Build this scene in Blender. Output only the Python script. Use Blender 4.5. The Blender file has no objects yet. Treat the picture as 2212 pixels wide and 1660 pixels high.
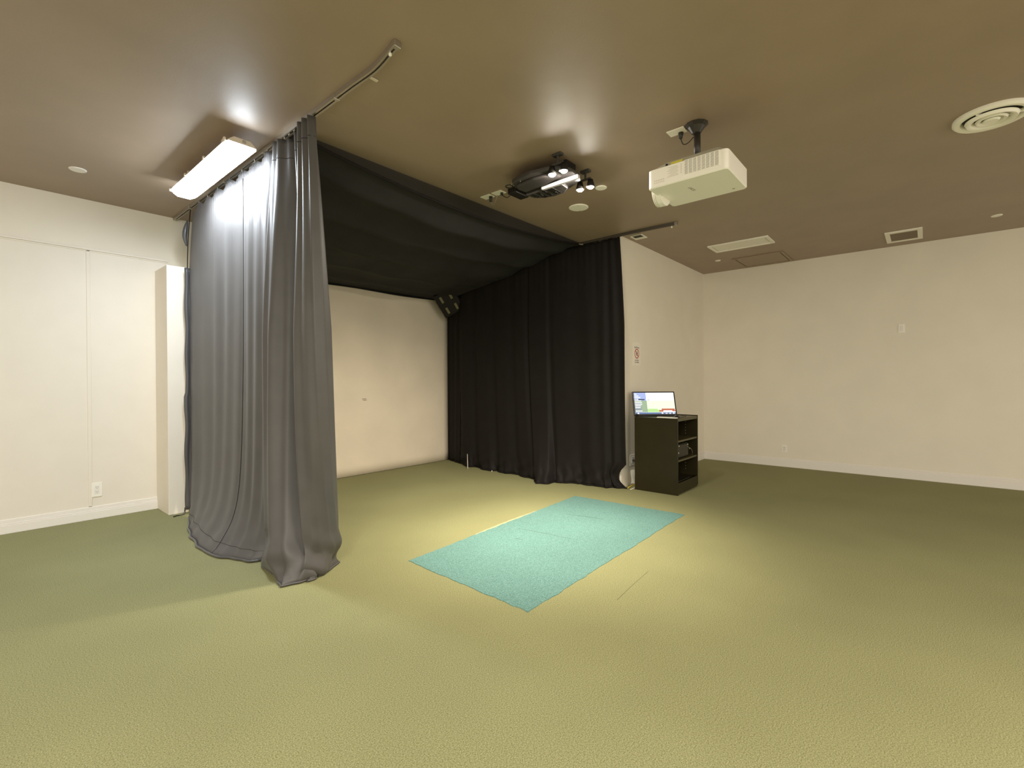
import bpy, bmesh, math, random
from mathutils import Vector, Matrix
random.seed(7)
S = bpy.context.scene
COL = S.collection
PI = math.pi
# ------------------------------------------------------------------ camera
cd = bpy.data.cameras.new('camera'); cam = bpy.data.objects.new('camera', cd); COL.objects.link(cam)
Rv = Vector((0.65379152, -0.75665738, -0.00512433)); Uv = Vector((0.00765335, -0.00015924, 0.99997070)); Fv = Vector((0.75663602, 0.65381159, -0.00568685))
m = Matrix.Identity(4)
for i in range(3):
    m[i][0] = Rv[i]; m[i][1] = Uv[i]; m[i][2] = -Fv[i]
m[2][3] = 1.25
cam.matrix_world = m
cd.sensor_width = 36; cd.sensor_fit = 'HORIZONTAL'; cd.lens = 36 * 1037.045 / 2212
cd.clip_start = 0.05
S.camera = cam
# ------------------------------------------------------------------ world, exposure
w = bpy.data.worlds.new('world'); S.world = w; w.use_nodes = True
bg = w.node_tree.nodes['Background']; bg.inputs[0].default_value = (1.0, 0.91, 0.78, 1); bg.inputs[1].default_value = 0.76
S.view_settings.view_transform = 'Standard'; S.view_settings.look = 'None'
S.view_settings.exposure = 1.14; S.view_settings.gamma = 1; S.view_settings.use_curve_mapping = False
TUBE_STRENGTH = 34.0
SPOT_POWER = 72.0
BULB_STRENGTH = 560.0

# unseen area lights added behind the camera to brighten the foreground floor
for (lx, ly, le) in ((-1.6, -0.4, 120), (1.4, -2.2, 62)):
    la = bpy.data.lights.new('fill_light', 'AREA'); la.shape = 'RECTANGLE'; la.size = 1.2; la.size_y = 0.5; la.energy = le; la.color = (1.0, 0.93, 0.80)
    lo = bpy.data.objects.new('fill_light', la); COL.objects.link(lo); lo.location = (lx, ly, 2.90)

# room dimensions (metres): x runs along the back wall, y towards it, z up
CH = 2.9375; YB = 5.8125; XR = 7.786; YC = 2.689; XC = 5.045

# ------------------------------------------------------------------ materials
def mat(name, col, rough=0.6, metal=0.0, spec=0.5, noise=0, nscale=40, bump=0, bscale=200, sheen=0, emit=None, estr=0, coat=0):
    M = bpy.data.materials.new(name); M.use_nodes = True
    nt = M.node_tree; b = nt.nodes['Principled BSDF']
    b.inputs['Base Color'].default_value = (*col, 1); b.inputs['Roughness'].default_value = rough
    b.inputs['Metallic'].default_value = metal; b.inputs['Specular IOR Level'].default_value = spec
    b.inputs['Sheen Weight'].default_value = sheen; b.inputs['Coat Weight'].default_value = coat
    tc = nt.nodes.new('ShaderNodeTexCoord')
    if noise:
        n = nt.nodes.new('ShaderNodeTexNoise'); n.inputs['Scale'].default_value = nscale; n.inputs['Detail'].default_value = 4
        nt.links.new(tc.outputs['Object'], n.inputs['Vector'])
        r = nt.nodes.new('ShaderNodeValToRGB')
        r.color_ramp.elements[0].position = 0.3; r.color_ramp.elements[1].position = 0.7
        r.color_ramp.elements[0].color = (*[c * (1 - noise) for c in col], 1)
        r.color_ramp.elements[1].color = (*[min(1, c * (1 + noise)) for c in col], 1)
        nt.links.new(n.outputs['Fac'], r.inputs['Fac']); nt.links.new(r.outputs['Color'], b.inputs['Base Color'])
    if bump:
        n2 = nt.nodes.new('ShaderNodeTexNoise'); n2.inputs['Scale'].default_value = bscale; n2.inputs['Detail'].default_value = 3
        nt.links.new(tc.outputs['Object'], n2.inputs['Vector'])
        bp = nt.nodes.new('ShaderNodeBump'); bp.inputs['Strength'].default_value = bump; bp.inputs['Distance'].default_value = 0.01
        nt.links.new(n2.outputs['Fac'], bp.inputs['Height']); nt.links.new(bp.outputs['Normal'], b.inputs['Normal'])
    if emit:
        b.inputs['Emission Color'].default_value = (*emit, 1); b.inputs['Emission Strength'].default_value = estr
    return M

def turf(name, col, col2, amp):
    """short looped carpet turf: salt-and-pepper fibre colour over a slow wear variation"""
    M = mat(name, col, 0.9, spec=0.15)
    nt = M.node_tree; b = nt.nodes['Principled BSDF']
    tc = nt.nodes.new('ShaderNodeTexCoord')
    n = nt.nodes.new('ShaderNodeTexNoise'); n.inputs['Scale'].default_value = 210; n.inputs['Detail'].default_value = 6; n.inputs['Roughness'].default_value = 0.75
    n3 = nt.nodes.new('ShaderNodeTexNoise'); n3.inputs['Scale'].default_value = 1.3; n3.inputs['Detail'].default_value = 3
    nt.links.new(tc.outputs['Object'], n.inputs['Vector']); nt.links.new(tc.outputs['Object'], n3.inputs['Vector'])
    r = nt.nodes.new('ShaderNodeValToRGB'); r.color_ramp.elements[0].position = 0.36; r.color_ramp.elements[1].position = 0.64
    r.color_ramp.elements[0].color = (*[c * (1 - amp) for c in col], 1); r.color_ramp.elements[1].color = (*[c * (1 + amp) for c in col2], 1)
    nt.links.new(n.outputs['Fac'], r.inputs['Fac'])
    mx = nt.nodes.new('ShaderNodeMix'); mx.data_type = 'RGBA'; mx.blend_type = 'MULTIPLY'; mx.inputs['Factor'].default_value = 1
    r2 = nt.nodes.new('ShaderNodeValToRGB'); r2.color_ramp.elements[0].position = 0.3; r2.color_ramp.elements[1].position = 0.7
    r2.color_ramp.elements[0].color = (0.93, 0.93, 0.93, 1); r2.color_ramp.elements[1].color = (1.04, 1.04, 1.04, 1)
    nt.links.new(n3.outputs['Fac'], r2.inputs['Fac'])
    nt.links.new(r.outputs['Color'], mx.inputs[6]); nt.links.new(r2.outputs['Color'], mx.inputs[7])
    nt.links.new(mx.outputs[2], b.inputs['Base Color'])
    bp = nt.nodes.new('ShaderNodeBump'); bp.inputs['Strength'].default_value = 0.05; bp.inputs['Distance'].default_value = 0.003
    nt.links.new(n.outputs['Fac'], bp.inputs['Height']); nt.links.new(bp.outputs['Normal'], b.inputs['Normal'])
    return M

M = {}
M['wall'] = mat('wall_paint', (0.81, 0.755, 0.64), 0.55, spec=0.3, noise=0.02, nscale=3, bump=0.04, bscale=160)
M['panel'] = mat('panel_paint', (0.79, 0.735, 0.64), 0.5, spec=0.3, noise=0.015, nscale=5, bump=0.04, bscale=160)
M['screen'] = mat('impact_screen', (0.80, 0.70, 0.56), 0.75, spec=0.2, noise=0.045, nscale=2.2, bump=0.04, bscale=300)
M['white'] = mat('white_trim', (0.82, 0.78, 0.72), 0.45, spec=0.4)
M['plate'] = mat('outlet_plastic', (0.88, 0.85, 0.76), 0.4)
M['ceil'] = mat('ceiling_paint', (0.325, 0.240, 0.165), 0.50, spec=1.0, noise=0.05, nscale=2.5, bump=0.05, bscale=120)
M['turf'] = turf('green_turf', (0.210, 0.210, 0.084), (0.272, 0.266, 0.140), 0.42)
M['teal'] = turf('teal_turf', (0.085, 0.205, 0.182), (0.150, 0.270, 0.248), 0.4)
M['strip'] = mat('backing_strip', (0.42, 0.36, 0.20), 0.8, noise=0.1, nscale=60)
def cloth(name, col, rough, spec, bscale, transp=0.0, sheen=0.15):
    m_ = mat(name, col, rough, spec=spec, sheen=sheen, bump=0.06, bscale=bscale, noise=0.08, nscale=6)
    if transp:
        nt = m_.node_tree; b = nt.nodes['Principled BSDF']; o = nt.nodes['Material Output']
        t = nt.nodes.new('ShaderNodeBsdfTransparent'); x = nt.nodes.new('ShaderNodeMixShader'); x.inputs[0].default_value = transp
        nt.links.new(b.outputs[0], x.inputs[1]); nt.links.new(t.outputs[0], x.inputs[2]); nt.links.new(x.outputs[0], o.inputs['Surface'])
    return m_
M['satin'] = cloth('charcoal_satin', (0.074, 0.069, 0.067), 0.5, 0.5, 500, sheen=0.05)
M['black'] = cloth('black_drape', (0.0135, 0.0115, 0.0105), 0.65, 0.12, 500, sheen=0.0)
M['mesh'] = cloth('black_mesh', (0.034, 0.033, 0.032), 0.8, 0.15, 900, 0.08, sheen=0.0)
M['valance'] = cloth('sheer_mesh', (0.034, 0.031, 0.028), 0.8, 0.15, 900, 0.35, sheen=0.0)
M['hem'] = cloth('curtain_hem', (0.060, 0.058, 0.060), 0.38, 0.6, 300)
M['steel'] = mat('track_metal', (0.42, 0.38, 0.32), 0.35, metal=0.8)
M['darksteel'] = mat('dark_track_metal', (0.10, 0.085, 0.065), 0.45, metal=0.6)
M['fixture'] = mat('fixture_plastic', (0.70, 0.62, 0.52), 0.4)
M['lens'] = mat('lit_diffuser', (0.9, 0.9, 0.9), 0.4, emit=(0.82, 0.91, 1.0), estr=TUBE_STRENGTH)
M['bulb'] = mat('lit_bulb', (1, 1, 1), 0.3, emit=(1.0, 0.93, 0.80), estr=BULB_STRENGTH)
M['ledbar'] = mat('pale_bar', (0.62, 0.58, 0.62), 0.3, emit=(1.0, 0.96, 0.98), estr=0.0)
M['device'] = mat('device_grey', (0.055, 0.048, 0.045), 0.5)
M['device_dark'] = mat('device_dark', (0.016, 0.014, 0.012), 0.55, spec=0.2)
M['blackplastic'] = mat('black_plastic', (0.012, 0.011, 0.010), 0.35)
M['projwhite'] = mat('projector_white', (0.93, 0.90, 0.82), 0.42)
M['projgrey'] = mat('projector_top', (0.42, 0.40, 0.30), 0.5)
M['print'] = mat('grey_print', (0.40, 0.37, 0.32), 0.6)
M['faintprint'] = mat('faint_print', (0.62, 0.58, 0.50), 0.6)
M['yellow'] = mat('yellow_label', (0.75, 0.68, 0.06), 0.6)
M['glass'] = mat('lens_glass', (0.03, 0.04, 0.035), 0.08, spec=0.8)
M['mountblack'] = mat('mount_black', (0.030, 0.026, 0.020), 0.4)
M['cab'] = mat('cabinet_black', (0.024, 0.019, 0.007), 0.38, spec=0.25, noise=0.1, nscale=8)
M['cabedge'] = mat('cabinet_edge', (0.075, 0.065, 0.022), 0.4)
M['case'] = mat('equipment_case', (0.022, 0.020, 0.011), 0.4, spec=0.3)
M['chrome'] = mat('chrome', (0.7, 0.7, 0.62), 0.2, metal=1)
M['paper'] = mat('paper', (0.86, 0.80, 0.70), 0.7)
M['red'] = mat('sign_red', (0.50, 0.07, 0.04), 0.6)
M['ink'] = mat('ink', (0.06, 0.055, 0.05), 0.7)
M['ventdark'] = mat('vent_dark', (0.035, 0.030, 0.015), 0.7)
M['brownpanel'] = mat('access_panel_paint', (0.30, 0.22, 0.145), 0.42)
M['cream'] = mat('cream_metal', (0.90, 0.87, 0.76), 0.4)
M['yellowcord'] = mat('yellow_cord', (0.75, 0.55, 0.05), 0.5)
M['lampglass'] = mat('unlit_lamp_glass', (0.16, 0.15, 0.08), 0.3)
def em(name, col, s=1.0):
    return mat(name, (0.01, 0.01, 0.01), 0.5, spec=0.1, emit=tuple(c ** 1.25 for c in col), estr=s * 0.5)
M['e_white'] = em('screen_white', (1, 1, 1), 1.35)
M['e_sky'] = em('screen_sky', (0.50, 0.58, 0.86), 1.0)
M['e_green'] = em('screen_green', (0.45, 0.56, 0.40), 1.0)
M['e_pale'] = em('screen_pale_grass', (0.90, 1.0, 0.74), 1.1)
M['e_grass'] = em('screen_grass', (0.60, 0.85, 0.40), 1.0)
M['e_grey'] = em('screen_menu_grey', (0.40, 0.45, 0.46), 1.0)
M['e_tree'] = em('screen_tree', (0.10, 0.13, 0.16), 1.0)
M['e_red'] = em('screen_flowers', (0.62, 0.22, 0.13), 1.0)
M['e_bar'] = em('screen_bar', (0.20, 0.28, 0.48), 1.0)

# ------------------------------------------------------------------ mesh helpers
def link(name, bm, mt, parent=None, smooth=False, bevel=0, seg=2):
    me = bpy.data.meshes.new(name); bmesh.ops.recalc_face_normals(bm, faces=bm.faces[:]); bm.to_mesh(me); bm.free()
    mts = mt if isinstance(mt, (list, tuple)) else [mt]
    for q in mts: me.materials.append(M[q])
    if smooth:
        for p in me.polygons: p.use_smooth = True
    o = bpy.data.objects.new(name, me); COL.objects.link(o)
    if parent is not None:
        o.parent = parent; o.matrix_parent_inverse = parent_inv(parent)
    if bevel:
        md = o.modifiers.new('bevel', 'BEVEL'); md.width = bevel; md.segments = seg; md.limit_method = 'ANGLE'; md.angle_limit = 0.6
    return o
INV = {}
def parent_inv(p):
    """parts are modelled in world coordinates"""
    mm = Matrix.Identity(4); q = p
    mm = Matrix.Translation(p.location) @ p.rotation_euler.to_matrix().to_4x4()
    if p.parent is not None:
        mm = (Matrix.Translation(p.parent.location) @ p.parent.rotation_euler.to_matrix().to_4x4()) @ p.matrix_parent_inverse @ mm
    return mm.inverted()
def thing(name, label, cat, loc=(0, 0, 0), group=None):
    o = bpy.data.objects.new(name, None); COL.objects.link(o); o.location = loc; o.empty_display_size = 0.1
    o['label'] = label; o['category'] = cat
    if group: o['group'] = group
    return o
def tag(o, label, cat, group=None):
    o['label'] = label; o['category'] = cat
    if group: o['group'] = group
    return o
def struct(o): o['kind'] = 'structure'; return o
def box(bm, a, b, mi=0):
    x0, y0, z0 = a; x1, y1, z1 = b
    v = [bm.verts.new(p) for p in ((x0, y0, z0), (x1, y0, z0), (x1, y1, z0), (x0, y1, z0), (x0, y0, z1), (x1, y0, z1), (x1, y1, z1), (x0, y1, z1))]
    for f in ((3, 2, 1, 0), (4, 5, 6, 7), (0, 1, 5, 4), (1, 2, 6, 5), (2, 3, 7, 6), (3, 0, 4, 7)):
        bm.faces.new([v[i] for i in f]).material_index = mi
def BX(*boxes):
    bm = bmesh.new()
    for a, b in boxes: box(bm, a, b)
    return bm
def frame_box(bm, o, ex, ey, ez, sx, sy, sz, mi=0):
    """box centred on o with axes ex, ey, ez and full sizes sx, sy, sz"""
    v = []
    for k in (-.5, .5):
        for (i, j) in ((-.5, -.5), (.5, -.5), (.5, .5), (-.5, .5)):
            v.append(bm.verts.new(Vector(o) + ex * (i * sx) + ey * (j * sy) + ez * (k * sz)))
    for f in ((3, 2, 1, 0), (4, 5, 6, 7), (0, 1, 5, 4), (1, 2, 6, 5), (2, 3, 7, 6), (3, 0, 4, 7)):
        bm.faces.new([v[i] for i in f]).material_index = mi
def prism(bm, pts, z0, z1):
    a = [bm.verts.new((x, y, z0)) for x, y in pts]; b = [bm.verts.new((x, y, z1)) for x, y in pts]
    bm.faces.new(a[::-1]); bm.faces.new(b)
    n = len(pts)
    for i in range(n): bm.faces.new((a[i], a[(i + 1) % n], b[(i + 1) % n], b[i]))
def lathe(bm, c, prof, n=48, axis='z'):
    """prof: list of (radius, height); closed when first/last radius is 0"""
    rings = []
    for r, h in prof:
        ring = []
        for k in range(n):
            a = 2 * PI * k / n; q = (r * math.cos(a), r * math.sin(a), h)
            if axis == 'y': q = (q[0], q[2], q[1])
            if axis == 'x': q = (q[2], q[0], q[1])
            ring.append(bm.verts.new((c[0] + q[0], c[1] + q[1], c[2] + q[2])))
        rings.append(ring)
    for i in range(len(rings) - 1):
        for k in range(n):
            bm.faces.new((rings[i][k], rings[i][(k + 1) % n], rings[i + 1][(k + 1) % n], rings[i + 1][k]))
    for ring, r in ((rings[0], prof[0][0]), (rings[-1], prof[-1][0])):
        if r > 0 and ring: bm.faces.new(ring)
    bmesh.ops.remove_doubles(bm, verts=bm.verts[:], dist=1e-5)
def tube(bm, pts, r, n=8):
    pts = [Vector(p) for p in pts]; rings = []
    for i, p in enumerate(pts):
        d = (pts[min(i + 1, len(pts) - 1)] - pts[max(i - 1, 0)]).normalized()
        a = d.orthogonal().normalized() if i == 0 else (rings_a - d * rings_a.dot(d)).normalized()
        rings_a = a; b = d.cross(a)
        rr = r[i] if isinstance(r, (list, tuple)) else r
        rings.append([bm.verts.new(p + a * rr * math.cos(2 * PI * k / n) + b * rr * math.sin(2 * PI * k / n)) for k in range(n)])
    for i in range(len(rings) - 1):
        for k in range(n): bm.faces.new((rings[i][k], rings[i][(k + 1) % n], rings[i + 1][(k + 1) % n], rings[i + 1][k]))
    bm.faces.new(rings[0]); bm.faces.new(rings[-1][::-1])
def curve_pts(P, n=8):
    """Catmull-Rom through P"""
    P = [Vector(p) for p in P]; out = []
    for i in range(len(P) - 1):
        a = P[max(i - 1, 0)]; b = P[i]; c = P[i + 1]; d = P[min(i + 2, len(P) - 1)]
        for k in range(n):
            t = k / n
            out.append(0.5 * ((2 * b) + (c - a) * t + (2 * a - 5 * b + 4 * c - d) * t * t + (3 * b - a - 3 * c + d) * t ** 3))
    out.append(P[-1]); return out
def text_mesh(name, s, size, origin, ex, ey, mt, parent, ext=0.0006, align='CENTER', sx=1.0):
    cu = bpy.data.curves.new(name, 'FONT'); cu.body = s; cu.size = size; cu.align_x = align; cu.align_y = 'CENTER'; cu.extrude = ext
    t = bpy.data.objects.new(name, cu); COL.objects.link(t)
    bpy.context.view_layer.update()
    me = bpy.data.meshes.new_from_object(t.evaluated_get(bpy.context.evaluated_depsgraph_get()))
    bpy.data.objects.remove(t)
    ez = ex.cross(ey)
    mm = Matrix(((ex[0] * sx, ey[0], ez[0], origin[0]), (ex[1] * sx, ey[1], ez[1], origin[1]), (ex[2] * sx, ey[2], ez[2], origin[2]), (0, 0, 0, 1)))
    me.transform(mm); me.materials.clear(); me.materials.append(M[mt])
    o = bpy.data.objects.new(name, me); COL.objects.link(o); o.parent = parent; o.matrix_parent_inverse = parent_inv(parent)
    return o

# ------------------------------------------------------------------ structure
XL, YF = -4.6, -4.6
struct(link('floor', BX(((XL, YF, -0.10), (XR + 0.12, YB + 0.15, 0.0))), 'turf'))
struct(link('ceiling', BX(((XL, YF, CH), (XR + 0.12, YB + 0.15, CH + 0.12))), 'ceil'))
wl = struct(link('wall_left', BX(((XL, YB + 0.02, 0), (XC + 0.3, YB + 0.15, CH))), 'wall'))
wr = struct(link('wall_right', BX(((XR, YF, 0), (XR + 0.12, YC + 0.12, CH))), 'wall'))
bm = bmesh.new(); prism(bm, [(XC, YC), (XR, YC), (XR, YC + 0.12), (XC + 0.3, YC + 0.12), (XC + 0.3, YB + 0.02), (XC + 0.16, YB + 0.02)], 0, CH)
wc = struct(link('wall_back', bm, 'wall'))
# raised lower panelling of the left wall
for a, b in ((XL, 0.786), (0.806, 1.40)):
    link('wall_panel', BX(((a, YB - 0.002, 0.10), (b, YB + 0.025, 2.478))), 'panel', wl, bevel=0.002)
link('batten', BX(((0.782, YB - 0.008, 0.12), (0.810, YB + 0.022, 2.478))), 'panel', wl, bevel=0.003)
link('cap_moulding', BX(((XL, YB - 0.016, 2.470), (1.40, YB + 0.022, 2.490)), ((XL, YB - 0.008, 2.458), (1.40, YB + 0.02, 2.470))), 'panel', wl, bevel=0.003)
bl = bmesh.new()
box(bl, (XL, YB - 0.022, 0), (1.305, YB + 0.02, 0.072)); box(bl, (XL, YB - 0.016, 0.072), (1.305, YB + 0.02, 0.088)); box(bl, (XL, YB - 0.010, 0.088), (1.305, YB + 0.02, 0.116))
struct(link('baseboard_left', bl, 'white', bevel=0.003))
br = bmesh.new()
box(br, (XR - 0.016, YF, 0), (XR + 0.01, YC, 0.085)); box(br, (XR - 0.011, YF, 0.085), (XR + 0.01, YC, 0.105)); box(br, (XR - 0.006, YF, 0.105), (XR + 0.01, YC, 0.122))
struct(link('baseboard_right', br, 'white', bevel=0.002))
struct(link('baseboard_back', BX(((XC + 0.28, YC - 0.014, 0), (XR - 0.015, YC + 0.01, 0.10)), ((XC + 0.28, YC - 0.009, 0.10), (XR - 0.015, YC + 0.01, 0.122))), 'white', bevel=0.002))
# boxed-in column at the left end of the screen bay
struct(link('trim_1', BX(((1.300, 5.41, 0), (1.462, YB + 0.02, 2.365))), 'panel', bevel=0.004))

# projection screen wall, slightly bowed
sc = thing('projection_screen', 'large cream impact screen covering the back wall between the two black curtains', 'screen', (3.3, 5.8, 0))
bm = bmesh.new(); NU, NZ = 36, 20; g = []
for i in range(NU + 1):
    t = i / NU; u = 1.66 + t * (5.14 - 1.66); row = []
    for j in range(NZ + 1):
        h = j / NZ
        y = YB - 0.012 - 0.025 * math.sin(PI * t) * (1 - h) ** 2 - 0.006 * math.sin(t * 9 + h * 5) * math.sin(PI * h)
        row.append(bm.verts.new((u, y, 0.004 + h * 2.62)))
    g.append(row)
for i in range(NU):
    for j in range(NZ): bm.faces.new((g[i][j], g[i + 1][j], g[i + 1][j + 1], g[i][j + 1]))
o = link('screen_cloth', bm, 'screen', sc, smooth=True); md = o.modifiers.new('t', 'SOLIDIFY'); md.thickness = 0.008
link('top_batten', BX(((1.68, YB - 0.03, 2.62), (5.12, YB + 0.01, 2.66))), 'device_dark', sc)
link('dent', BX(((3.585, 5.766, 1.021), (3.645, 5.785, 1.026)), ((3.595, 5.766, 1.003), (3.65, 5.785, 1.008))), 'print', sc, bevel=0.002)['label'] = 'small scuff mark on the screen'

# ------------------------------------------------------------------ turf mat
tm = thing('hitting_mat', 'rectangular teal turf hitting mat let into the green turf floor', 'mat', (3.2, 2.2, 0))
cs = [(2.050, 2.735), (4.375, 2.885), (4.415, 1.706), (2.010, 1.630)]
pts = []
for i in range(4):
    a, b = Vector(cs[i]), Vector(cs[(i + 1) % 4]); n = 60 if i % 2 == 0 else 30
    nn = Vector((-(b - a).y, (b - a).x)).normalized()
    for k in range(n):
        q = a + (b - a) * (k / n) + nn * random.uniform(-0.006, 0.006); pts.append((q.x, q.y))
bm = bmesh.new(); prism(bm, pts[::-1], -0.002, 0.003); link('mat_pad', bm, 'teal', tm)
bm = bmesh.new(); P1 = []; P2 = []
for k in range(41):
    t = 0.30 + 0.38 * k / 40; x = 2.05 + t * 2.325; y = 2.735 + t * 0.15
    P1.append((x, y - 0.004)); P2.append((x, y + 0.004 + (0.022 * math.sin(PI * k / 40) ** 0.5 if 0 < k < 40 else 0) * random.uniform(0.8, 1.1)))
prism(bm, P1 + P2[::-1], -0.001, 0.002); link('backing_strip', bm, 'strip', tm)['label'] = 'pale strip of exposed backing along the far edge'
for (a, b) in (((3.10, 2.62), (3.16, 2.12)), ((3.72, 2.55), (3.80, 2.20)), ((2.877, 2.475), (2.899, 2.398))):
    bm = bmesh.new(); tube(bm, curve_pts([(a[0], a[1], 0.0032), ((a[0] + b[0]) / 2 + 0.01, (a[1] + b[1]) / 2, 0.0033), (b[0], b[1], 0.0032)], 4), 0.0007, 5)
    link('worn_seam', bm, 'ventdark', tm)
# faint seams of the green turf
fl = bpy.data.objects['floor']
for P in (((2.45, 1.335, 0.0), (2.69, 1.360, 0.0), (2.95, 1.380, 0.0)),):
    bm = bmesh.new(); tube(bm, curve_pts(P, 4), 0.0009, 5); link('turf_seam', bm, 'ventdark', fl)
bm = bmesh.new(); lathe(bm, (4.82, 4.54, 0.012), [(0, -0.012), (0.007, -0.008), (0.008, 0), (0, 0.012)], 10)
tag(link('golf_tee', bm, 'paper', smooth=True), 'tiny white tee lying on the turf before the black curtain', 'tee')

# ------------------------------------------------------------------ curtain tracks
def track(name, label, path, mt, supports):
    t = thing(name, label, 'curtain track', path[0])
    bm = bmesh.new(); pts = [Vector(p) for p in path]
    rings = []
    prof = [(-0.016, 0), (-0.016, -0.028), (-0.005, -0.028), (-0.005, -0.024), (-0.012, -0.024), (-0.012, -0.006), (0.012, -0.006), (0.012, -0.024), (0.005, -0.024), (0.005, -0.028), (0.016, -0.028), (0.016, 0)]
    for i, p in enumerate(pts):
        d = (pts[min(i + 1, len(pts) - 1)] - pts[max(i - 1, 0)]).normalized(); s = Vector((-d.y, d.x, 0))
        rings.append([bm.verts.new(p + s * a + Vector((0, 0, b))) for a, b in prof])
    n = len(prof)
    for i in range(len(rings) - 1):
        for k in range(n): bm.faces.new((rings[i][k], rings[i][(k + 1) % n], rings[i + 1][(k + 1) % n], rings[i + 1][k]))
    bm.faces.new(rings[0]); bm.faces.new(rings[-1][::-1])
    link('rail', bm, mt, t)
    for (x, y) in supports:
        link('clip', BX(((x - 0.019, y - 0.012, CH - 0.033), (x + 0.019, y + 0.012, CH - 0.0005))), mt, t, bevel=0.003)
    e = pts[-1]
    bm = bmesh.new(); box(bm, (e.x - 0.020, e.y - 0.016, e.z - 0.034), (e.x + 0.020, e.y + 0.012, e.z)); link('end_stop', bm, 'steel', t, bevel=0.003)
    bm = bmesh.new(); lathe(bm, (e.x - 0.004, e.y + 0.045, e.z - 0.045), [(0, -0.010), (0.008, -0.006), (0.008, 0.006), (0.003, 0.010), (0.003, 0.018)], 12); link('runner', bm, 'plate', t, smooth=True)
    return t
TX = 1.468
zc = CH - 0.0005
p1 = [(TX, 5.80, zc), (TX, 4.5, zc), (TX, 3.2, zc), (TX, 2.55, zc)] + [tuple(q) for q in curve_pts([(TX, 2.42, zc), (TX + 0.004, 2.26, zc), (TX - 0.004, 2.16, zc), (TX - 0.026, 2.03, zc), (TX - 0.030, 1.99, zc)], 5)]
track('curtain_track', 'steel ceiling curtain track with a bent end above the grey curtain', p1, 'steel', [(TX, 2.62), (TX, 2.95), (TX, 3.62), (TX, 4.4), (TX, 5.3)])
track('curtain_track', 'dark ceiling curtain track above the black curtain by the cabinet', [(4.985, 5.4, zc), (4.985, 4.0, zc), (4.99, 2.7, zc), (5.005, 2.3, zc), (5.02, 2.02, zc)], 'darksteel', [(4.99, 2.9), (5.0, 2.45)])

# ------------------------------------------------------------------ curtains
def smooth(t): return t * t * (3 - 2 * t)
def make_cloth(cols, rows, sub, zt, fn_extra=None, z_mid=1.9, reach=2.5):
    """cols: (y_top, y_mid, x_mid offset (- = towards the viewer), x_bot, y_bot); returns grid of points"""
    G = []
    n = len(cols)
    for i in range(n - 1):
        for k in range(sub + (1 if i == n - 2 else 0)):
            t = k / sub; s = smooth(t)
            a, b = cols[i], cols[i + 1]
            L = lambda q, tt: a[q] * (1 - tt) + b[q] * tt
            yt, ym, off, xb, yb = L(0, t), L(1, t), L(2, s), L(3, t), L(4, t)
            col = []
            ztop = zt(yt) if callable(zt) else zt
            for j in range(rows + 1):
                h = j / rows
                z = ztop * (1 - h)
                if z > z_mid:
                    f = (ztop - z) / (ztop - z_mid); y = yt + (ym - yt) * (f ** 0.8); flare = 0.0
                else:
                    f = 1 - z / z_mid; wy, wx = FL(yt, f); y = ym + (yb - ym) * wy; flare = wx
                amp = (0.35 + 0.65 * min(1, h * 2.2))
                x = off * FOLD(yt) * amp * (1 - 0.35 * flare)
                x = XBASE + x + (xb - XBASE) * flare
                if fn_extra:
                    dx, dy, dz = fn_extra(yt, ym, h, z, x, y); x += dx; y += dy; z += dz
                col.append(Vector((x, y, max(z, 0.004))))
            G.append(col)
    return G
def cloth_obj(name, G, mt, parent, thick=0.003):
    bm = bmesh.new(); V = [[bm.verts.new(p) for p in c] for c in G]
    for i in range(len(G) - 1):
        for j in range(len(G[0]) - 1): bm.faces.new((V[i][j], V[i + 1][j], V[i + 1][j + 1], V[i][j + 1]))
    o = link(name, bm, mt, parent, smooth=True)
    md = o.modifiers.new('thick', 'SOLIDIFY'); md.thickness = thick
    return o
def hem_obj(G, mt, parent, r=0.016):
    bm = bmesh.new(); P = [c[-1] + Vector((-0.004, 0, r)) for c in G[::2]]
    tube(bm, P, [r * (0.9 + 0.15 * math.sin(i * 0.37) ** 2) for i in range(len(P))], 8); return link('hem', bm, mt, parent, smooth=True)
def hook(parent, x, y, z):
    bm = bmesh.new(); P = [Vector((x, y + 0.008 * math.sin(a), z + 0.009 * math.cos(a))) for a in [2 * PI * k / 10 for k in range(9)]]
    tube(bm, P, 0.0025, 6); bm2 = bm; return link('hook', bm2, 'steel', parent, smooth=True)

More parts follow.
